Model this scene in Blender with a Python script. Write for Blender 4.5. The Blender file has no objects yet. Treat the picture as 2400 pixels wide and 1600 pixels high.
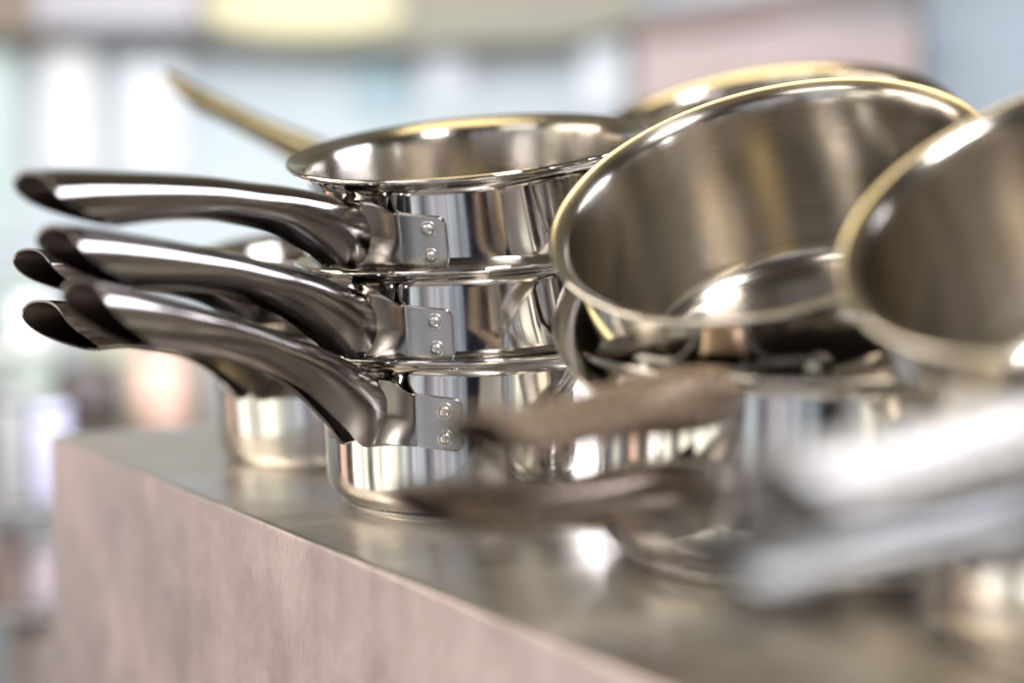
import bpy, bmesh, math, random
from mathutils import Vector, Matrix, Euler
random.seed(7)
S = bpy.context.scene
C = S.collection
R_ = math.radians

# ------------------------------------------------------------------ camera
F = 4500.0            # focal length in pixels of the 2400 px wide frame
CH = 0.176            # camera height above the worktop
cd = bpy.data.cameras.new('camera')
cam = bpy.data.objects.new('camera', cd); C.objects.link(cam); S.camera = cam
cam.location = (0, 0, CH)
cam.rotation_euler = (R_(90) - math.atan(380 / F), 0, 0)
cd.sensor_width = 36; cd.lens = 36 * F / 2400
cd.clip_start = 0.02; cd.clip_end = 60
cd.dof.use_dof = True; cd.dof.focus_distance = 0.975; cd.dof.aperture_fstop = 2.1
cd.dof.aperture_blades = 0

# ------------------------------------------------------------------ render
S.render.engine = 'CYCLES'
S.cycles.use_denoising = True
S.cycles.max_bounces = 10; S.cycles.glossy_bounces = 7; S.cycles.diffuse_bounces = 3
S.cycles.sample_clamp_indirect = 12
S.cycles.caustics_reflective = True
S.cycles.blur_glossy = 0.6
S.view_settings.view_transform = 'Standard'; S.view_settings.look = 'None'
S.view_settings.exposure = 0.0; S.view_settings.gamma = 1
S.view_settings.use_curve_mapping = False

# ------------------------------------------------------------------ world: the rest of the kitchen as soft surroundings
W = bpy.data.worlds.new('World'); S.world = W; W.use_nodes = True
nt = W.node_tree; nt.nodes.clear()
class NT:
    def __init__(s, nt): s.nt = nt
    def n(s, t, **kw):
        o = s.nt.nodes.new(t)
        for k, v in kw.items():
            if k.startswith('_'): setattr(o, k[1:], v)
            else: o.inputs[k.replace('__', ' ')].default_value = v
        return o
    def l(s, a, b): s.nt.links.new(a, b)
    def m(s, op, a, b=None, c=None, clamp=False):
        o = s.nt.nodes.new('ShaderNodeMath'); o.operation = op; o.use_clamp = clamp
        for i, v in enumerate((a, b, c)):
            if v is None: continue
            if isinstance(v, (int, float)): o.inputs[i].default_value = v
            else: s.l(v, o.inputs[i])
        return o.outputs[0]
    def ramp(s, fac, stops, interp='LINEAR'):
        o = s.nt.nodes.new('ShaderNodeValToRGB'); cr = o.color_ramp; cr.interpolation = interp
        while len(cr.elements) < len(stops): cr.elements.new(0.5)
        for e, (p, c) in zip(cr.elements, stops):
            e.position = p; e.color = (c, c, c, 1) if isinstance(c, (int, float)) else (*c, 1)
        s.l(fac, o.inputs[0]); return o.outputs[0]
    def mix(s, fac, a, b, mode='MIX'):
        o = s.nt.nodes.new('ShaderNodeMix'); o.data_type = 'RGBA'; o.blend_type = mode
        for sk, v in ((o.inputs[0], fac), (o.inputs[6], a), (o.inputs[7], b)):
            if isinstance(v, (int, float)): sk.default_value = v
            elif isinstance(v, tuple): sk.default_value = (*v, 1)
            else: s.l(v, sk)
        return o.outputs[2]
    def mapr(s, v, a, b, c=0., d=1., smooth=True):
        o = s.nt.nodes.new('ShaderNodeMapRange'); o.interpolation_type = 'SMOOTHSTEP' if smooth else 'LINEAR'
        s.l(v, o.inputs[0])
        for i, x in enumerate((a, b, c, d)): o.inputs[i + 1].default_value = x
        return o.outputs[0]

q = NT(nt)
tc = q.n('ShaderNodeTexCoord'); sx = q.n('ShaderNodeSeparateXYZ'); q.l(tc.outputs['Generated'], sx.inputs[0])
X, Y, Z = sx.outputs
az = q.m('DIVIDE', q.m('ARCTAN2', X, q.m('MULTIPLY', Y, -1)), math.pi)    # 0 = behind the camera, -0.5 = left, +0.5 = right, +-1 ahead
# walls: unseen bright and dark vertical bands, made up for the steel to reflect, azimuth in -1..1 -> 0..1
a01 = q.mapr(az, -1, 1, 0, 1, False)
walls = q.ramp(a01, [
    (0.000, (.62, .66, .70)), (0.120, (.40, .42, .44)), (0.130, (.06, .05, .05)), (0.150, (.10, .07, .06)),
    (0.158, (1.5, .95, .72)), (0.178, (1.3, .90, .75)), (0.184, (.10, .08, .07)), (0.205, (.30, .24, .2)),
    (0.212, (3.3, 3.0, 2.7)), (0.250, (3.2, 3.0, 2.6)), (0.256, (.34, .30, .27)), (0.268, (.42, .38, .34)),
    (0.275, (2.3, 2.2, 1.85)), (0.335, (2.2, 2.15, 1.8)), (0.341, (.30, .28, .26)), (0.350, (1.2, 1.2, 1.15)),
    (0.398, (.85, .92, 1.0)), (0.404, (.25, .25, .28)), (0.425, (.85, .80, .85)), (0.490, (.55, .62, .70)),
    (0.497, (.02, .02, .03)), (0.545, (.02, .02, .03)), (0.553, (.75, .55, .42)), (0.570, (.5, .36, .28)),
    (0.578, (.05, .04, .04)), (0.640, (.08, .07, .06)), (0.650, (.75, .70, .65)), (0.690, (.55, .50, .45))])
walls2 = q.ramp(a01, [(.69, (.55, .50, .45)), (.70, (.05, .04, .035)), (.76, (.07, .055, .05)), (.77, (.30, .28, .25)), (.785, (.30, .28, .25)), (.80, (.06, .05, .045)), (.88, (.10, .08, .07)), (.89, (.35, .34, .34)), (1, (.55, .58, .62))])
walls = q.mix(q.m('GREATER_THAN', a01, .69), walls, walls2)
cmb = q.n('ShaderNodeCombineXYZ'); q.l(q.m('MULTIPLY', az, 30), cmb.inputs[0]); q.l(q.m('MULTIPLY', Z, 1.2), cmb.inputs[1])
nz = q.n('ShaderNodeTexNoise', Scale=1.0, Detail=4.0, Roughness=.6); q.l(cmb.outputs[0], nz.inputs['Vector'])
walls = q.mix(1.0, walls, q.ramp(nz.outputs['Fac'], [(.36, .45), (.5, .95), (.64, 1.35)]), 'MULTIPLY')
ceil = q.ramp(a01, [(0, (.30, .27, .20)), (.12, (.22, .18, .13)), (.3, (.13, .10, .08)), (.5, (.05, .04, .035)), (.75, (.09, .075, .06)), (.9, (.22, .18, .13)), (1, (.30, .27, .20))])
floor_ = q.ramp(a01, [(0, (.16, .14, .12)), (.25, (.66, .54, .53)), (.40, (.42, .36, .34)), (.47, (.30, .26, .24)), (.5, (.06, .05, .05)), (.56, (.06, .05, .05)), (.62, (.08, .06, .05)), (.85, (.08, .07, .06)), (1, (.16, .14, .12))])
col = q.mix(q.mapr(Z, .20, .30), walls, ceil)
col = q.mix(q.mapr(Z, -.48, -.60), col, floor_)
bg = q.n('ShaderNodeBackground', Strength=0.8); q.l(col, bg.inputs[0])
wo = q.n('ShaderNodeOutputWorld'); q.l(bg.outputs[0], wo.inputs[0])

# ------------------------------------------------------------------ lamps (ceiling fittings, window light, two added fill lamps)
def area(name, loc, target, sx_, sy_, power, color, shape='RECTANGLE'):
    d = bpy.data.lights.new(name, 'AREA'); d.shape = shape; d.size = sx_; d.size_y = sy_; d.energy = power; d.color = color
    o = bpy.data.objects.new(name, d); C.objects.link(o); o.location = loc
    o.rotation_euler = (Vector(target) - Vector(loc)).to_track_quat('-Z', 'Y').to_euler()
    return o
area('window_light', (2.0, 1.2, 1.0), (-.1, .9, .12), 1.25, .55, 48, (.92, .92, 1.0))
area('ceiling_light', (-1.3, -.3, 1.5), (0, 1., .1), .9, .5, 9, (1.0, .93, .86))
area('warm_lamp', (-1.2, 1.1, .8), (0, .9, .1), 1.0, .4, 10, (1.0, .87, .70))
area('warm_lamp', (-.15, 1.25, 1.35), (0, 1.0, .1), .6, .5, 5, (1.0, .80, .42))
area('near_fill', (.30, .20, 1.0), (.12, .55, .1), .26, .2, 13, (1.0, .96, .94))  # unseen lamp added to brighten the nearest handles and the counter front
area('rear_fill', (-.35, 1.62, .50), (-.40, 3.3, .10), 2.0, .22, 31, (.93, .97, 1.0))  # unseen lamp added below the hood to brighten the back wall

# ------------------------------------------------------------------ materials
def mat(name):
    m = bpy.data.materials.new(name); m.use_nodes = True
    q = NT(m.node_tree); b = m.node_tree.nodes['Principled BSDF']
    return m, q, b
def steel(name, base, rough, brush=None, aniso=0., smudge=.05, bump=.0, spec=None):
    """brush: None, 'ring' (lines running round the pot) or 'long' (lines along local x)"""
    m, q, b = mat(name)
    b.inputs['Metallic'].default_value = 1
    tc = q.n('ShaderNodeTexCoord')
    n1 = q.n('ShaderNodeTexNoise', Scale=38., Detail=5., Roughness=.6); q.l(tc.outputs['Object'], n1.inputs['Vector'])
    sm = q.ramp(n1.outputs['Fac'], [(.38, 0.), (.7, 1.)])
    c = q.mix(sm, base, tuple(x * .90 for x in base))
    rg = q.m('MULTIPLY_ADD', sm, smudge, rough)
    if brush:
        mp = q.n('ShaderNodeMapping'); q.l(tc.outputs['Object'], mp.inputs[0])
        mp.inputs['Scale'].default_value = (6, 6, 1500) if brush == 'ring' else (20, 1400, 1400)
        n2 = q.n('ShaderNodeTexNoise', Scale=1., Detail=2.); q.l(mp.outputs[0], n2.inputs['Vector'])
        rg = q.m('MULTIPLY_ADD', q.m('SUBTRACT', n2.outputs['Fac'], .5), .12, rg)
        bp = q.n('ShaderNodeBump', Strength=.10 if brush == 'ring' else .03, Distance=.0003); q.l(n2.outputs['Fac'], bp.inputs['Height'])
        q.l(bp.outputs[0], b.inputs['Normal'])
        c = q.mix(q.m('MULTIPLY', n2.outputs['Fac'], .35), c, tuple(x * .72 for x in base))
    elif bump:
        n3 = q.n('ShaderNodeTexNoise', Scale=16., Detail=1.); q.l(tc.outputs['Object'], n3.inputs['Vector'])
        bp = q.n('ShaderNodeBump', Strength=bump, Distance=.002); q.l(n3.outputs['Fac'], bp.inputs['Height'])
        q.l(bp.outputs[0], b.inputs['Normal'])
    if aniso:
        b.inputs['Anisotropic'].default_value = aniso
        tg = q.n('ShaderNodeTangent'); tg.direction_type = 'RADIAL'; tg.axis = 'Z'; q.l(tg.outputs[0], b.inputs['Tangent']); b.inputs['Anisotropic Rotation'].default_value = .25
    q.l(c, b.inputs['Base Color']); q.l(q.m('MAXIMUM', rg, .02), b.inputs['Roughness'])
    return m
M = {}
M['polish'] = steel('polished_steel', (.76, .745, .725), .045, smudge=.09, bump=.05)
M['brushed'] = steel('brushed_inner_steel', (.56, .525, .475), .20, 'ring', .85)
M['handle'] = steel('satin_handle_steel', (.28, .262, .258), .115, 'long', smudge=.07)
M['handle_painted_lit'] = steel('painted_highlight_handle', (.82, .82, .82), .26, smudge=.06)  # whiter, less metallic steel paints in the highlight this handle cannot catch
M['handle_painted_dim'] = steel('painted_dim_handle', (.27, .28, .285), .30, smudge=.06)  # darker copy paints the weaker light on the handle below
M['handle_painted_dim'].node_tree.nodes['Principled BSDF'].inputs['Metallic'].default_value = .85
M['handle_gold'] = steel('dull_gold_handle', (.34, .29, .16), .35)
M['handle_painted_lit'].node_tree.nodes['Principled BSDF'].inputs['Metallic'].default_value = .40
M['neck'] = steel('bracket_neck_steel', (.36, .34, .33), .18, smudge=.05)
M['tan'] = steel('painted_tan_reflection_handle', (.50, .375, .27), .26)  # tan reflection of the surroundings painted into this handle's colour
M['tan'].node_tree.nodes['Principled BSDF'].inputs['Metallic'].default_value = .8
M['brown'] = steel('painted_brown_reflection_handle', (.24, .19, .155), .26)  # brown reflection painted into the colour, darker than the handle above
M['plate'] = steel('matt_bracket_steel', (.54, .53, .51), .24, smudge=.08)
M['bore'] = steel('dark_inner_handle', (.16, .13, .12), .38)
M['rivet'] = steel('rivet_steel', (.74, .73, .70), .32, bump=.3)

def simple(name, col, rough=.6, metal=0., noise=.12, scale=6., emit=None, es=1.):
    m, q, b = mat(name)
    tc = q.n('ShaderNodeTexCoord'); n1 = q.n('ShaderNodeTexNoise', Scale=scale, Detail=4.); q.l(tc.outputs['Object'], n1.inputs['Vector'])
    c = q.mix(n1.outputs['Fac'], tuple(x * (1 - noise) for x in col), tuple(min(1, x * (1 + noise)) for x in col))
    q.l(c, b.inputs['Base Color']); b.inputs['Roughness'].default_value = rough; b.inputs['Metallic'].default_value = metal
    if emit: b.inputs['Emission Color'].default_value = (*emit, 1); b.inputs['Emission Strength'].default_value = es
    return m

# ------------------------------------------------------------------ helpers
def tag(o, label, cat, group=None):
    o['label'] = label; o['category'] = cat
    if group: o['group'] = group
    return o
def link(name, me, parent=None, mats=(), smooth=True):
    o = bpy.data.objects.new(name, me); C.objects.link(o)
    for m in mats: me.materials.append(m)
    if smooth:
        for p in me.polygons: p.use_smooth = True
    if parent: o.parent = parent
    return o
def empty(name, M4):
    o = bpy.data.objects.new(name, None); C.objects.link(o); o.empty_display_size = .02; o.matrix_world = M4; return o
def from_bm(name, bm, parent=None, mats=(), smooth=True):
    bmesh.ops.recalc_face_normals(bm, faces=bm.faces)
    me = bpy.data.meshes.new(name); bm.to_mesh(me); bm.free()
    return link(name, me, parent, mats, smooth)
def lathe(name, prof, parent, mats, seg=160, midx=None):
    """prof: list of (r, z); midx(i) gives the material slot of the band i..i+1"""
    vs, fs, mi = [], [], []; rings = []
    for r, z in prof:
        if r < 1e-6: rings.append([len(vs)]); vs.append((0, 0, z))
        else:
            rings.append(list(range(len(vs), len(vs) + seg)))
            vs += [(r * math.cos(2 * math.pi * k / seg), r * math.sin(2 * math.pi * k / seg), z) for k in range(seg)]
    for i in range(len(rings) - 1):
        a, b = rings[i], rings[i + 1]
        for k in range(seg):
            k2 = (k + 1) % seg
            if len(a) == 1 and len(b) == 1: continue
            if len(a) == 1: f = (a[0], b[k2], b[k])
            elif len(b) == 1: f = (a[k], a[k2], b[0])
            else: f = (a[k], a[k2], b[k2], b[k])
            fs.append(f); mi.append(midx(i) if midx else 0)
    me = bpy.data.meshes.new(name); me.from_pydata(vs, [], fs); me.update()
    for p, m in zip(me.polygons, mi): p.material_index = m
    return link(name, me, parent, mats)
def box(name, x0, x1, y0, y1, z0, z1, m, parent=None, bev=0.0, seg=3):
    bm = bmesh.new(); bmesh.ops.create_cube(bm, size=1)
    for v in bm.verts:
        v.co = Vector((x0 + (v.co.x + .5) * (x1 - x0), y0 + (v.co.y + .5) * (y1 - y0), z0 + (v.co.z + .5) * (z1 - z0)))
    if bev: bmesh.ops.bevel(bm, geom=list(bm.edges), offset=bev, segments=seg, affect='EDGES', profile=.5)
    o = from_bm(name, bm, parent, (m,), smooth=bool(bev))
    return o
def lerp_tab(tab, s):
    """monotone cubic through the table's points"""
    n = len(tab)
    d = [(tab[k + 1][1] - tab[k][1]) / (tab[k + 1][0] - tab[k][0]) for k in range(n - 1)]
    m = [d[0]] + [0 if d[k - 1] * d[k] <= 0 else 2 * d[k - 1] * d[k] / (d[k - 1] + d[k]) for k in range(1, n - 1)] + [d[-1]]
    s = min(max(s, tab[0][0]), tab[-1][0])
    for k in range(n - 1):
        if s <= tab[k + 1][0]:
            h = tab[k + 1][0] - tab[k][0]; t = (s - tab[k][0]) / h
            return ((1 + 2 * t) * (1 - t) ** 2 * tab[k][1] + t * (1 - t) ** 2 * h * m[k] + t * t * (3 - 2 * t) * tab[k + 1][1] + t * t * (t - 1) * h * m[k + 1])
    return tab[-1][1]

# ------------------------------------------------------------------ saucepan
def body_mesh(R, h, FL, parent):
    out, t = [(0, .007)], .0011
    fr = .013
    for k in range(9):
        a = -math.pi / 2 + k * math.pi / 2 / 8
        out.append((R - fr + fr * math.cos(a), .007 + fr + fr * math.sin(a)))
    out += [(R, .03), (R, h * .5), (R, h - .0105)]
    fl, top, LH = [], R_(80), .0080
    for k in range(1, 9):                       # pouring lip curling outwards
        a = k / 8 * top
        fl.append((R + (FL - .0015) * (1 - math.cos(a)) / (1 - math.cos(top)), h - .0105 + LH * math.sin(a) / math.sin(top)))
    out += fl
    e = fl[-1]
    for k in range(7):                          # rounded bead
        a = -R_(80) + k / 6 * R_(170)
        out.append((e[0] + .0004 + .0014 * math.cos(a), e[1] + .0011 + .0014 * math.sin(a)))
    n_edge = len(out)
    inn = [(r - .0005, z + .0014) for r, z in reversed(fl[:-1])] + [(R - t, h - .0105), (R - t, h * .5), (R - t, .03)]
    for k in range(9):
        a = -k * math.pi / 2 / 8
        inn.append((R - t - .014 + .014 * math.cos(a), .0225 + .014 * math.sin(a)))
    inn.append((0, .0085))
    prof = out + inn
    ni = n_edge - 1
    return lathe('body', prof, parent, (M['polish'], M['brushed']), midx=lambda i: 1 if i >= ni - 1 else 0)

def handle_mesh(R, zm, L, rise, parent, scale=1., straight=False):
    x0, x1 = R + .004, R + L
    # top and lower outline of the folded sheet, as heights above the bracket's middle
    ST = (0, .07, .15, .27, .39, .5, .65, .8, .905, 1)
    if straight:
        TOP = [(a, rise * a + b) for a, b in zip(ST, (.0165, .0180, .0185, .0165, .0135, .0120, .0112, .0108, .0112, .0118))]
        LOW = [(a, rise * a - b) for a, b in zip(ST, (.0125, .0160, .0175, .0160, .0130, .0118, .0110, .0108, .0112, .0118))]
    else:
        k = rise / .0700
        TOP = [(a, b * k + (1 - k) * .0115) for a, b in zip(ST, (.0190, .0262, .0335, .0425, .0502, .0578, .0662, .0741, .0794, .0832))]
        LOW = [(a, b * k - (1 - k) * .0115) for a, b in zip(ST, (-.0125, -.0120, .0005, .0187, .0300, .0380, .0453, .0506, .0540, .0570))]
    NS, NU, th = 72, 56, .0012
    WH = [(0, .0165), (.15, .0165), (.3, .0152), (.5, .0136), (.7, .0132), (.85, .0142), (1, .0152)]
    WB = [(0, .0120), (.07, .0078), (.15, .0058), (.3, .0042), (.5, .003), (1, .003)]
    BL = [(0, 1), (.35, .95), (.6, .35), (.75, 0), (1, 0)]
    def mid(s):
        e = max(0, s - 1); s = min(s, 1)
        t, l = lerp_tab(TOP, s), lerp_tab(LOW, s)
        return (t + l) / 2 + e * (TOP[-1][1] - TOP[-2][1] + LOW[-1][1] - LOW[-2][1]) / 2 / (ST[-1] - ST[-2]), (t - l) / 2
    def pt(s, u, off):
        # u 0..1 runs from the lower edge of one side over the top to the other lower edge
        gap = lerp_tab([(0, R_(40)), (.3, R_(30)), (.5, R_(12)), (.66, R_(3)), (1, R_(2))], s)
        ang = -math.pi / 2 + gap + u * (2 * math.pi - 2 * gap)
        n = 2 / lerp_tab([(0, 3.4), (.2, 2.9), (.5, 2.4), (1, 2.35)], s)
        c, si = math.cos(ang), math.sin(ang)
        ex = lambda v: math.copysign(abs(v) ** n, v)
        se = s * (1 - .225 * ((1 - ex(si)) / 2) ** 2.7 * s ** 3)      # slanting cut at the tip
        hh = mid(s)[1] * scale - off; wh = lerp_tab(WH, s) * scale - off
        z, z2 = mid(se)[0], mid(se + 1e-3)[0]; x = x0 + (x1 - x0) * se
        tx, tz = (x1 - x0) * 1e-3, z2 - z; l = math.hypot(tx, tz); tx /= l; tz /= l
        k = lerp_tab([(0, 0.), (.12, .1), (.4, 1.), (1, 1.)], s)          # mouth is cut upright against the pot
        nx, nz = -tz * k, 1 - (1 - tx) * k
        v = ex(si)
        if si < 0: v /= abs(ex(math.cos(gap)))
        y = ex(c) * wh
        if si < 0:                                          # walls fold in towards a narrow open keel near the pot
            b = lerp_tab(BL, s); wb = max(lerp_tab(WB, s) * scale - off, .0008)
            yk = math.copysign(wh + (wb - wh) * abs(v) ** 1.35, c)
            y = y * (1 - b) + yk * b
        return Vector((x + nx * v * hh, y, zm + z + nz * v * hh))
    vs = []; fs = []; mi = []
    for off in (0, th):
        for i in range(NS + 1):
            for j in range(NU + 1):
                vs.append(pt(i / NS, j / NU, off))
    N1 = (NS + 1) * (NU + 1); id_ = lambda o, i, j: o * N1 + i * (NU + 1) + j
    for i in range(NS):
        for j in range(NU):
            fs.append((id_(0, i, j), id_(0, i + 1, j), id_(0, i + 1, j + 1), id_(0, i, j + 1))); mi.append(0)
            fs.append((id_(1, i, j), id_(1, i, j + 1), id_(1, i + 1, j + 1), id_(1, i + 1, j))); mi.append(1)
    for i in range(NS):
        for j in (0, NU):
            f = (id_(0, i, j), id_(1, i, j), id_(1, i + 1, j), id_(0, i + 1, j)); fs.append(f if j == 0 else f[::-1]); mi.append(0)
    for j in range(NU):
        for i in (0, NS):
            f = (id_(0, i, j), id_(0, i, j + 1), id_(1, i, j + 1), id_(1, i, j)); fs.append(f if i == 0 else f[::-1]); mi.append(0)
    me = bpy.data.meshes.new('handle'); me.from_pydata(vs, [], fs); me.update()
    for p, m in zip(me.polygons, mi): p.material_index = m
    o = link('handle', me, parent, (M['handle'], M['bore']))
    sharp(o, 50)
    return o
def sharp(o, deg):
    me = o.data; bm = bmesh.new(); bm.from_mesh(me)
    for e in bm.edges:
        if len(e.link_faces) == 2 and e.link_faces[0].normal.angle(e.link_faces[1].normal, 0) > R_(deg): e.smooth = False
    bm.to_mesh(me); bm.free()

def plate_mesh(R, zm, side, parent, scale=1., slope=.12):
    """bracket: neck leaving the handle's side wall, then a rounded plate hugging the pot"""
    b0, b1, hh, rc = .0240 / R, .0480 / R, .0135 * scale, .0042
    NA, NB = 22, 14
    cols = []
    # neck: starts inside the handle's side wall and sweeps round onto the pot
    Cc = Vector(((R + .0016) * math.cos(b0), (R + .0016) * math.sin(b0)))
    grid = []
    for k in range(15):
        t = k / 14; u = t * t * (3 - 2 * t); col = []
        for j in range(NB + 1):
            f = 2 * j / NB - 1
            ya = .0152 if f > 0 else .0152 - .0066 * abs(f) ** 1.35
            A = Vector((R + .0150, ya * scale)); B = Vector((R + .0028, (ya + .0035) * scale))
            p = A * (1 - t) ** 2 + B * 2 * t * (1 - t) + Cc * t * t
            lo, hi = -.0122 * scale * (1 - u) - hh * u, .0225 * scale * (1 - u) + hh * u
            col.append(Vector((p.x, side * p.y, zm + lo + (hi - lo) * j / NB)))
        grid.append(col)
    for k in range(1, NA + 1):
        b = b0 + (b1 - b0) * k / NA; d = (b1 - b) * R
        cut = 0 if d > rc else rc - math.sqrt(max(0, rc * rc - (rc - d) ** 2))
        cols.append((Vector(((R + .0016) * math.cos(b), (R + .0016) * math.sin(b))), hh - cut, (b - b0) * R))
    for ci, (p, h_, d) in enumerate(cols):
        grid.append([Vector((p.x, side * p.y, zm + h_ * (2 * j / NB - 1) - slope * d)) for j in range(NB + 1)])
    bm = bmesh.new(); V = [[bm.verts.new(v) for v in c] for c in grid]
    for i in range(len(V) - 1):
        for j in range(NB): bm.faces.new((V[i][j], V[i + 1][j], V[i + 1][j + 1], V[i][j + 1]))
    bmesh.ops.recalc_face_normals(bm, faces=bm.faces)
    f0 = bm.faces[len(bm.faces) - 1] if hasattr(bm.faces, 'ensure_lookup_table') and not bm.faces.ensure_lookup_table() else bm.faces[-1]
    c = f0.calc_center_median()
    if f0.normal.dot(Vector((c.x, c.y, 0))) < 0: bmesh.ops.reverse_faces(bm, faces=bm.faces)
    me = bpy.data.meshes.new('bracket_plate'); bm.to_mesh(me); bm.free()
    for p in me.polygons: p.material_index = 1 if p.index < 14 * NB else 0
    o = link('bracket_plate', me, parent, (M['plate'], M['neck']))
    md = o.modifiers.new('thick', 'SOLIDIFY'); md.thickness = .0013; md.offset = -1
    md2 = o.modifiers.new('bev', 'BEVEL'); md2.width = .0004; md2.segments = 2; md2.limit_method = 'ANGLE'
    for dz in (-.0069, .0069):
        br = b0 + (b1 - b0) * .62
        n = Vector((math.cos(br), side * math.sin(br), 0)); loc = n * (R + .0015) + Vector((0, 0, zm + dz * scale - slope * (br - b0) * R))
        prof = [(0, -.0006), (.0043, -.0006), (.0043, .0002), (.0040, .0006), (.0034, .0006), (.0032, .0003), (.0030, .0004), (.0029, .0012), (.0023, .0019), (.0012, .0023), (0, .0024)]
        r = lathe('rivet', prof, o, (M['rivet'],), seg=32)
        r.matrix_local = Matrix.Translation(loc) @ n.to_track_quat('Z', 'Y').to_matrix().to_4x4()
    return o

def saucepan(rim, tilt, phi, R, h, FL=.0105, L=.195, rise=.066, straight=False, handle_tone=None, label='', cat='saucepan', group=None, handle=True, name='saucepan', drop=.032, hs=1., base=None):
    """rim: world centre of the rim; tilt: (towards the left, towards the viewer) degrees; phi: handle azimuth left of the viewer"""
    n = Vector((-math.tan(R_(tilt[0])), -math.tan(R_(tilt[1])), 1)).normalized()
    Rt = Vector((0, 0, 1)).rotation_difference(n).to_matrix().to_4x4()
    Rz = Matrix.Rotation(math.atan2(-math.cos(R_(phi)), -math.sin(R_(phi))), 4, 'Z')
    p = Vector(rim) - n * h
    root = empty(name, Matrix.Translation(p) @ Rt @ Rz)
    body_mesh(R, h, FL, root)
    lathe('base', [(0, 0), (R - .0125, 0), (R - .0110, .0008), (R - .0072, .0062), (R - .0078, .0072), (R - .012, .0078)], root, (M['plate'],), seg=128)
    if handle:
        zm = h - drop
        h_ = handle_mesh(R, zm, L, rise, root, hs, straight)
        if handle_tone: h_.data.materials[0] = M[handle_tone]
        for s in (1, -1): plate_mesh(R, zm, s, root, hs)
    tag(root, label, cat, group)
    return root

# ------------------------------------------------------------------ worktop
def top_mat():
    m, q, b = mat('worn_steel_top'); b.inputs['Metallic'].default_value = 1
    tc = q.n('ShaderNodeTexCoord'); mp = q.n('ShaderNodeMapping'); mp.inputs['Scale'].default_value = (3, 60, 1)
    q.l(tc.outputs['Object'], mp.inputs[0])
    n1 = q.n('ShaderNodeTexNoise', Scale=5., Detail=7., Roughness=.65); q.l(tc.outputs['Object'], n1.inputs['Vector'])
    n2 = q.n('ShaderNodeTexNoise', Scale=9., Detail=4.); q.l(mp.outputs[0], n2.inputs['Vector'])
    n4 = q.n('ShaderNodeTexNoise', Scale=42., Detail=6., Roughness=.7); q.l(tc.outputs['Object'], n4.inputs['Vector'])
    c = q.mix(q.ramp(n1.outputs['Fac'], [(.35, 0.), (.65, 1.)]), (.60, .57, .53), (.76, .73, .68))
    c = q.mix(q.ramp(n2.outputs['Fac'], [(.4, 0.), (.75, .25)]), c, (.20, .18, .15))
    c = q.mix(q.ramp(n4.outputs['Fac'], [(.62, 0.), (.76, .5)]), c, (.18, .15, .11))
    q.l(c, b.inputs['Base Color'])
    q.l(q.m('ADD', q.mapr(n1.outputs['Fac'], .3, .7, .22, .38), q.m('MULTIPLY', n2.outputs['Fac'], .08)), b.inputs['Roughness'])
    bp = q.n('ShaderNodeBump', Strength=.10, Distance=.0004); q.l(n2.outputs['Fac'], bp.inputs['Height'])
    n3 = q.n('ShaderNodeTexNoise', Scale=3., Detail=1.); q.l(tc.outputs['Object'], n3.inputs['Vector'])
    bp2 = q.n('ShaderNodeBump', Strength=.2, Distance=.01); q.l(n3.outputs['Fac'], bp2.inputs['Height']); q.l(bp.outputs[0], bp2.inputs['Normal'])
    q.l(bp2.outputs[0], b.inputs['Normal'])
    return m
def face_mat():
    m, q, b = mat('worn_steel_front'); b.inputs['Metallic'].default_value = .85
    tc = q.n('ShaderNodeTexCoord')
    def nse(scale, sc, det=5., rough=.6):
        mp = q.n('ShaderNodeMapping'); mp.inputs['Scale'].default_value = sc; q.l(tc.outputs['Object'], mp.inputs[0])
        n = q.n('ShaderNodeTexNoise', Scale=scale, Detail=det, Roughness=rough); q.l(mp.outputs[0], n.inputs['Vector']); return n.outputs['Fac']
    drip = nse(1., (120, 120, 45), 6., .7); blot = nse(8., (1, 1, 1), 9., .72); scr = nse(1., (60, 60, 420), 3.)
    fine = nse(1., (330, 330, 190), 5., .75)
    c = q.mix(q.ramp(blot, [(.38, 0.), (.60, 1.)]), (.66, .60, .635), (.82, .735, .755))
    c = q.mix(q.ramp(drip, [(.52, 0.), (.76, .30)]), c, (.68, .54, .52))
    c = q.mix(q.ramp(fine, [(.47, 0.), (.75, .38)]), c, (.36, .34, .37))
    spk = nse(1., (300, 300, 90), 4.)
    c = q.mix(q.m('MULTIPLY', q.ramp(spk, [(.60, 0.), (.66, 1.)]), q.ramp(blot, [(.5, 0.), (.6, 1.)])), c, (.85, .42, .20))
    q.l(c, b.inputs['Base Color'])
    q.l(q.m('ADD', q.mapr(blot, .3, .7, .27, .42), q.m('MULTIPLY', scr, .1)), b.inputs['Roughness'])
    bp = q.n('ShaderNodeBump', Strength=.22, Distance=.0006); q.l(q.m('ADD', drip, q.m('MULTIPLY', fine, .5)), bp.inputs['Height']); q.l(bp.outputs[0], b.inputs['Normal'])
    return m
ed = Vector((-.366, .649, 0)).normalized()          # along the front edge, away from the camera
nd = Vector((ed.y, -ed.x, 0))                       # from the front edge into the worktop
corner = Vector((-.320, 1.320, 0))
th_ = math.atan2(nd.y, nd.x)
ctr = empty('counter', Matrix.Translation(corner) @ Matrix.Rotation(th_, 4, 'Z'))   # local +x into the top, local -y towards the camera
tag(ctr, 'worn stainless steel counter with stained pinkish front under the stacked pans', 'counter')
mt, mf = top_mat(), face_mat()
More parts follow.
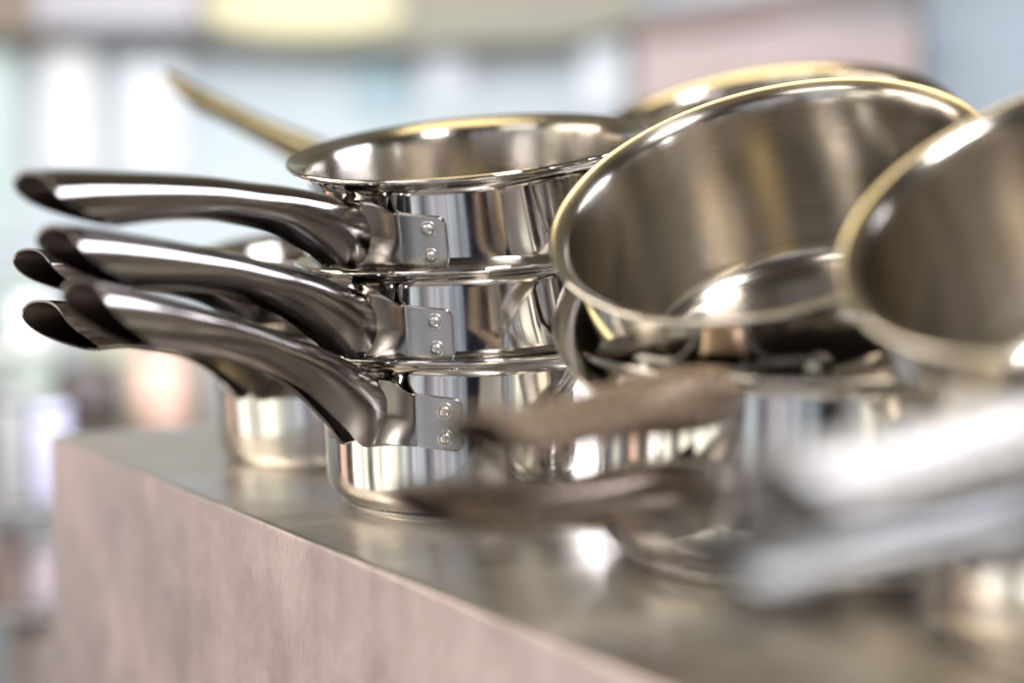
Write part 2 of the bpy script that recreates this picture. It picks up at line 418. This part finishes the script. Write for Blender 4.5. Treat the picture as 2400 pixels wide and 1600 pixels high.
# top with a folded, rounded front edge, and the panel below
bm = bmesh.new()
def strip(bm, prof, y0, y1, mi):
    a = [bm.verts.new((x, y0, z)) for x, z in prof]; b = [bm.verts.new((x, y1, z)) for x, z in prof]
    for k in range(len(prof) - 1):
        f = bm.faces.new((a[k], b[k], b[k + 1], a[k + 1])); f.material_index = mi[k]
rr = .0035
prof = [(0, -.60)] + [(rr - rr * math.cos(a), -rr + rr * math.sin(a)) for a in [k * math.pi / 2 / 6 for k in range(7)]] + [(1.3, 0)]
bm = bmesh.new()
pf = [(.02, -.60), (0, -.60)] + [(rr - rr * math.cos(a), -rr + rr * math.sin(a)) for a in [k * math.pi / 2 / 6 for k in range(7)]] + [(.85, 0), (.85, -.60)]
NL = 260; rnd = random.Random(3); rows = []; w = 0
for i in range(NL + 1):
    y = -2.2 * (1 - i / NL); w = w * .8 + rnd.uniform(-.00022, .00022)
    j = w + (rnd.uniform(-.0006, 0) if rnd.random() < .04 else 0)
    rows.append([bm.verts.new((x - (j if 0 < k < 10 else 0), y, z + (j * .7 if 2 < k < 10 else 0))) for k, (x, z) in enumerate(pf)])
for a, b in zip(rows, rows[1:]):
    for k in range(len(pf) - 1):
        f = bm.faces.new((a[k], b[k], b[k + 1], a[k + 1])); f.material_index = 1 if k <= 4 else 0
    bm.faces.new((a[-1], b[-1], b[0], a[0]))
bm.faces.new(rows[0]); f = bm.faces.new(rows[-1][::-1]); f.material_index = 1
wt = from_bm('worktop', bm, ctr, (mt, mf)); sharp(wt, 40)

# ------------------------------------------------------------------ the pans
g = 'stacked stainless steel saucepans'
A = (-.023, 1.040)
saucepan((A[0], A[1], .0905), (1.5, 2.5), 36, .080, .0905, L=.193, rise=.076, group=g, label='deep saucepan standing on the counter at the bottom of the sharp middle stack')
saucepan((A[0] - .002, A[1] - .002, .1375), (3.2, 3.4), 38, .0815, .062, L=.194, rise=.061, group=g, label='shallow saucepan in the middle of the sharp stack, between two others')
saucepan((-.0243, 1.036, .1948), (5.1, 10.4), 39, .0872, .070, FL=.0105, L=.197, rise=.060, group=g, label='sharp saucepan lying open on top of the middle stack, tilted toward its handle')
A0 = (-.106, 1.225)
saucepan((A0[0], A0[1], .090), (4, 5), 29, .088, .092, L=.188, drop=.022, rise=.064, group=g, label='blurred deep saucepan standing on the counter behind the sharp middle stack')
saucepan((A0[0] + .002, A0[1], .137), (4, 5), 34, .085, .060, L=.180, drop=.026, rise=.046, group=g, label='blurred shallow saucepan on top of the rear left stack')
B = (.137, .885)
saucepan((B[0], B[1], .0965), (0, 1.), 37, .095, .0965, FL=.008, L=.19, rise=.022, drop=.053, hs=.86, straight=True, handle_tone='brown', group=g, label='large blurred saucepan at the bottom of the right hand stack, standing on the counter')
saucepan((.1235, .903, .132), (18.1, 28.1), 32, .0980, .080, handle=False, group=g, label='pan peeking out left from under the large tilted saucepan')
saucepan((.117, .880, .1714), (18.1, 28.1), 27, .0957, .108, FL=.008, L=.19, rise=.123, drop=.040, hs=.86, straight=True, handle_tone='tan', group=g, label='large open saucepan tilted steeply toward the camera, brushed inside facing us')
CC = (.245, .720)
saucepan((CC[0], CC[1], .096), (0, 2), 40, .090, .096, L=.225, rise=.024, drop=.033, hs=.88, straight=True, handle_tone='handle_painted_dim', group=g, label='very blurred saucepan standing on the counter at the lower right corner')
saucepan((.2106, .700, .1697), (24.9, 25.6), 32, .088, .115, FL=.0077, L=.185, rise=.127, drop=.033, hs=.88, straight=True, handle_tone='handle_painted_lit', group=g, label='very blurred tilted saucepan cut off by the right edge of the photo')
D = (.160, 1.20)
saucepan((D[0], D[1], .100), (0, 0), -175, .090, .100, handle=False, group=g, label='saucepan at the bottom of the stack behind the large tilted one')
saucepan((.1455, D[1], .1957), (14.3, 22.9), -175, .1215, .090, handle=False, group=g, label='tilted saucepan whose rim shows above and behind the large open one')
E = (-.030, 1.46)
saucepan((E[0], E[1], .120), (0, 0), 200, .090, .120, handle=False, group=g, label='deep saucepan hidden behind the sharp stack under the pan with the raised handle')
saucepan((E[0], E[1], .192), (-6, 0), 80, .085, .055, L=.150, rise=.054, hs=.75, drop=.022, straight=True, handle_tone='handle_gold', group=g, label='far pan behind the sharp stack with its thin handle rising to the upper left')

# ------------------------------------------------------------------ background, an arm's length to three metres behind
def struct(o): o['kind'] = 'structure'; return o
def mx(x, Y): return (x * 1.0204 - 1200) / F * Y              # measured positions turned into metres at distance Y
def mz(y, Y): return CH - (y * 1.0204 - 420) / F * Y
def slab(name, x0, x1, y0, y1, Y, dep, m, parent=None, bev=.004):
    return box(name, mx(x0, Y), mx(x1, Y), Y, Y + dep, mz(y1, Y), mz(y0, Y), m, parent, bev)
YB = 3.3
struct(box('wall', -3, 3, YB, YB + .1, -.95, .95, simple('pale_wall', (.60, .66, .70), .7, scale=1.2, noise=.10)))
struct(box('floor', -3, 3, 1.6, YB, -.95, -.9, simple('floor_tiles', (.25, .2, .18), .4)))
def window(x0, x1, y0, y1, Y, col, st, label):
    r = empty('window', Matrix.Translation(((mx(x0, Y) + mx(x1, Y)) / 2, Y, mz(y1, Y))))
    inv = r.matrix_world.inverted()
    f = .012; fm = simple('window_frame', (.7, .72, .74), .5)
    X0, X1, Z0, Z1 = mx(x0, Y), mx(x1, Y), mz(y1, Y), mz(y0, Y)
    bm = bmesh.new()
    o = box('pane', X0 + f, X1 - f, Y - .010, Y - .004, Z0 + f, Z1 - f, simple('bright_pane', tuple(c * .25 for c in col), .3, emit=col, es=st * .72), r); o.matrix_parent_inverse = inv
    for (a, b, c, d) in ((X0, X1, Z0, Z0 + f), (X0, X1, Z1 - f, Z1), (X0, X0 + f, Z0 + f, Z1 - f), (X1 - f, X1, Z0 + f, Z1 - f)):
        o = box('frame', a, b, Y - .03, Y - .002, c, d, fm, r); o.matrix_parent_inverse = inv
    tag(r, label, 'window'); return r
window(-60, 70, 110, 560, YB, (.80, .98, .93), .75, 'pale mint window at the far left behind the pan handles')
window(95, 245, 105, 420, YB, (1.0, .97, .98), 1.0, 'bright white window above the tip of the topmost handle')
window(275, 440, 130, 420, YB, (.93, .95, 1.0), .95, 'bluish white window behind the tip of the raised thin handle')
tag(slab('notice', 815, 935, 135, 270, YB - .02, .018, simple('teal_notice', (.42, .56, .62), .6)), 'teal blurred notice on the wall above the sharp stack', 'notice')
window(960, 1085, 110, 235, YB, (.86, .90, 1.0), .72, 'small pale window right of the teal notice')
window(1320, 1450, 90, 262, YB, (.88, .94, 1.0), 1.0, 'bright bluish window beside the mauve cupboard')
# extraction hood with its lit lamp
Y = 3.0
hd = empty('extractor_hood', Matrix.Translation((mx(800, Y), Y + .2, mz(90, Y)))); hinv = hd.matrix_world.inverted()
hm = simple('beige_hood', (.22, .205, .155), .5)
bm = bmesh.new()
pts = [(330, 70), (480, 88), (620, 105), (900, 110), (1130, 100), (1300, 96), (1460, 60), (1460, -500), (700, -500), (330, -60)]
fr = [bm.verts.new((mx(x, Y), Y, mz(y, Y))) for x, y in pts]; bk = [bm.verts.new((v.co.x, Y + .45, v.co.z)) for v in fr]
bm.faces.new(fr); bm.faces.new(bk[::-1])
for k in range(len(fr)): bm.faces.new((fr[k], bk[k], bk[(k + 1) % len(fr)], fr[(k + 1) % len(fr)]))
o = from_bm('canopy', bm, hd, (hm,), smooth=False); o.matrix_parent_inverse = hinv
bm = bmesh.new(); bmesh.ops.create_uvsphere(bm, u_segments=32, v_segments=16, radius=1)
for v in bm.verts: v.co = Vector((mx(705, Y) + v.co.x * .16, Y - .03 + v.co.y * .025, mz(28, Y) + v.co.z * .045))
o = from_bm('lamp', bm, hd, (simple('hood_lamp', (.2, .18, .1), .5, emit=(1.0, .92, .62), es=.82),)); o.matrix_parent_inverse = hinv
tag(hd, 'beige extractor hood with a glowing yellow lamp at the top of the photo', 'hood')
Y = 2.9
tag(slab('shelf', -200, 85, -200, 78, Y, .3, simple('brown_shelf', (.20, .15, .11), .6)), 'dark brown shelf box in the top left corner', 'shelf')
tag(slab('ceiling_beam', 86, 460, -200, 66, Y, .3, simple('lilac_beam', (.38, .36, .39), .6)), 'lilac grey beam between the brown shelf and the beige hood', 'beam')
# mauve cupboard and the blue-grey door at the right
Y = 2.9
cb = empty('cupboard', Matrix.Translation((mx(1780, Y), Y + .2, -.9))); cinv = cb.matrix_world.inverted()
for nm, a in (('door', (1462, 2103, 55, 2200)), ):
    o = slab(nm, *a, Y, .35, simple('mauve_cupboard', (.36, .285, .28), .6), cb); o.matrix_parent_inverse = cinv
bm = bmesh.new()
pts = [(1462, 96), (2103, 8), (2103, -60), (1462, 40)]
fr = [bm.verts.new((mx(x, Y), Y - .03, mz(y, Y))) for x, y in pts]; bk = [bm.verts.new((v.co.x, Y - .001, v.co.z)) for v in fr]
bm.faces.new(fr); bm.faces.new(bk[::-1])
for k in range(4): bm.faces.new((fr[k], bk[k], bk[(k + 1) % 4], fr[(k + 1) % 4]))
o = from_bm('trim', bm, cb, (simple('brown_trim', (.17, .12, .11), .6),), smooth=False); o.matrix_parent_inverse = cinv
tag(cb, 'tall mauve cupboard with a slanting brown trim behind the tilted pans', 'cupboard')
tag(slab('door', 2112, 2700, -300, 2200, 3.05, .05, simple('blue_grey_door', (.36, .42, .48), .6)), 'blue grey door at the right edge behind the tilted pans', 'door')
# far worktop with kitchen things on it, seen left of the stacks
Y = 2.2
ft = box('far_worktop', mx(-500, Y), mx(1500, Y), Y, Y + .7, mz(1000, Y) - .03, mz(1000, Y), simple('far_worktop', (.26, .25, .20), .35, .6)); tag(ft, 'grey green worktop far behind the counter corner', 'worktop')
zt = mz(1000, Y)
def pot_thing(name, x, y, wpx, hpx, m, label, cat, Y_, z0=None, prof=None, group=None):
    """a lathe-turned container: x, y is the middle of its foot, sizes measured in the photo"""
    w = wpx * 1.0204 / F * Y_ / 2; h = hpx * 1.0204 / F * Y_
    prof = prof or [(0, 0), (.9, 0), (1, .06), (1, .80), (.9, .86), (.9, .88), (.98, .88), (.98, .97), (.9, 1), (0, 1)]
    o = lathe(name, [(r * w, z * h) for r, z in prof], None, (m,), seg=40)
    o.location = (mx(x, Y_), Y_ + w + .03, zt if z0 is None else z0); tag(o, label, cat, group); return o
pot_thing('canister', 345, 985, 150, 190, simple('peach_canister', (.66, .44, .36), .5), 'peach canister on the far worktop left of the rear pans', 'canister', Y)
pot_thing('stock_pot', 165, 985, 160, 150, simple('dark_pot', (.07, .055, .055), .4), 'dark squat pot on the far worktop above the counter corner', 'pot', Y)
pot_thing('canister', 470, 985, 90, 210, simple('grey_tin', (.22, .21, .19), .5), 'grey tin between the peach canister and the rear pans', 'canister', Y)
pot_thing('canister', 240, 880, 170, 250, simple('olive_crock', (.33, .33, .26), .6), 'olive grey crock behind the dark squat pot', 'canister', Y + .25)
pot_thing('canister', 40, 985, 130, 330, simple('sage_crock', (.34, .38, .35), .6), 'tall sage grey crock at the left edge of the far worktop', 'canister', Y + .2)
gl = simple('bokeh_white', (.82, .82, .90), .3, emit=(.8, .82, 1.0), es=.0)  # cup stands in for a small out-of-focus bulb
bowl = [(0, 0), (.5, 0), (.55, .08), (.9, .45), (1, 1), (.96, 1), (.86, .5), (.5, .14), (0, .12)]
o = pot_thing('bokeh_spot', 42, 790, 88, 110, gl, 'white cup standing in for an out-of-focus bulb left of the lowest handle tips', 'cup', 2.0, z0=mz(800, 2.0))
sh = slab('wall_shelf', -300, 110, 805, 822, 2.0, .14, simple('pale_shelf', (.40, .40, .36), .6)); tag(sh, 'narrow pale shelf carrying the cup that stands in for a bulb', 'shelf')
# lower left: open rack below the far worktop
Y = 1.9
for k, (ya, yb, c) in enumerate(((1172, 1190, 0), (1420, 1440, 0))):
    tag(slab('rack_shelf', -400, 104, ya, yb, Y, .3, simple('rack_steel', (.30, .28, .28), .35, .8)), ('upper' if k == 0 else 'lower') + ' steel rack shelf beside the counter end, low at the left edge', 'shelf', 'steel rack shelves')
def onrack(x, yfoot, w, h, m, label, cat, prof=None): return pot_thing(cat.replace(' ', '_'), x, yfoot, w, h, m, label, cat, Y, z0=mz(yfoot, Y), prof=prof)
onrack(84, 1172, 90, 225, simple('lilac_jug', (.66, .66, .92), .35), 'lilac white jug standing right beside the counter corner', 'jug')
onrack(-5, 1172, 80, 260, simple('grey_jug', (.36, .36, .37), .5), 'grey jug at the left edge beside the lilac one', 'jug')
onrack(62, 1420, 100, 150, simple('pink_grey_bowl', (.52, .46, .50), .4), 'pinkish grey tub on the lower rack shelf', 'tub')
onrack(-20, 1420, 60, 190, simple('rust_tub', (.30, .22, .2), .5), 'brown tub on the lower rack shelf at the left edge', 'tub')
onrack(40, 1700, 150, 250, simple('brown_grey_tub', (.34, .28, .26), .5), 'brown grey tub below the lower rack shelf', 'tub')
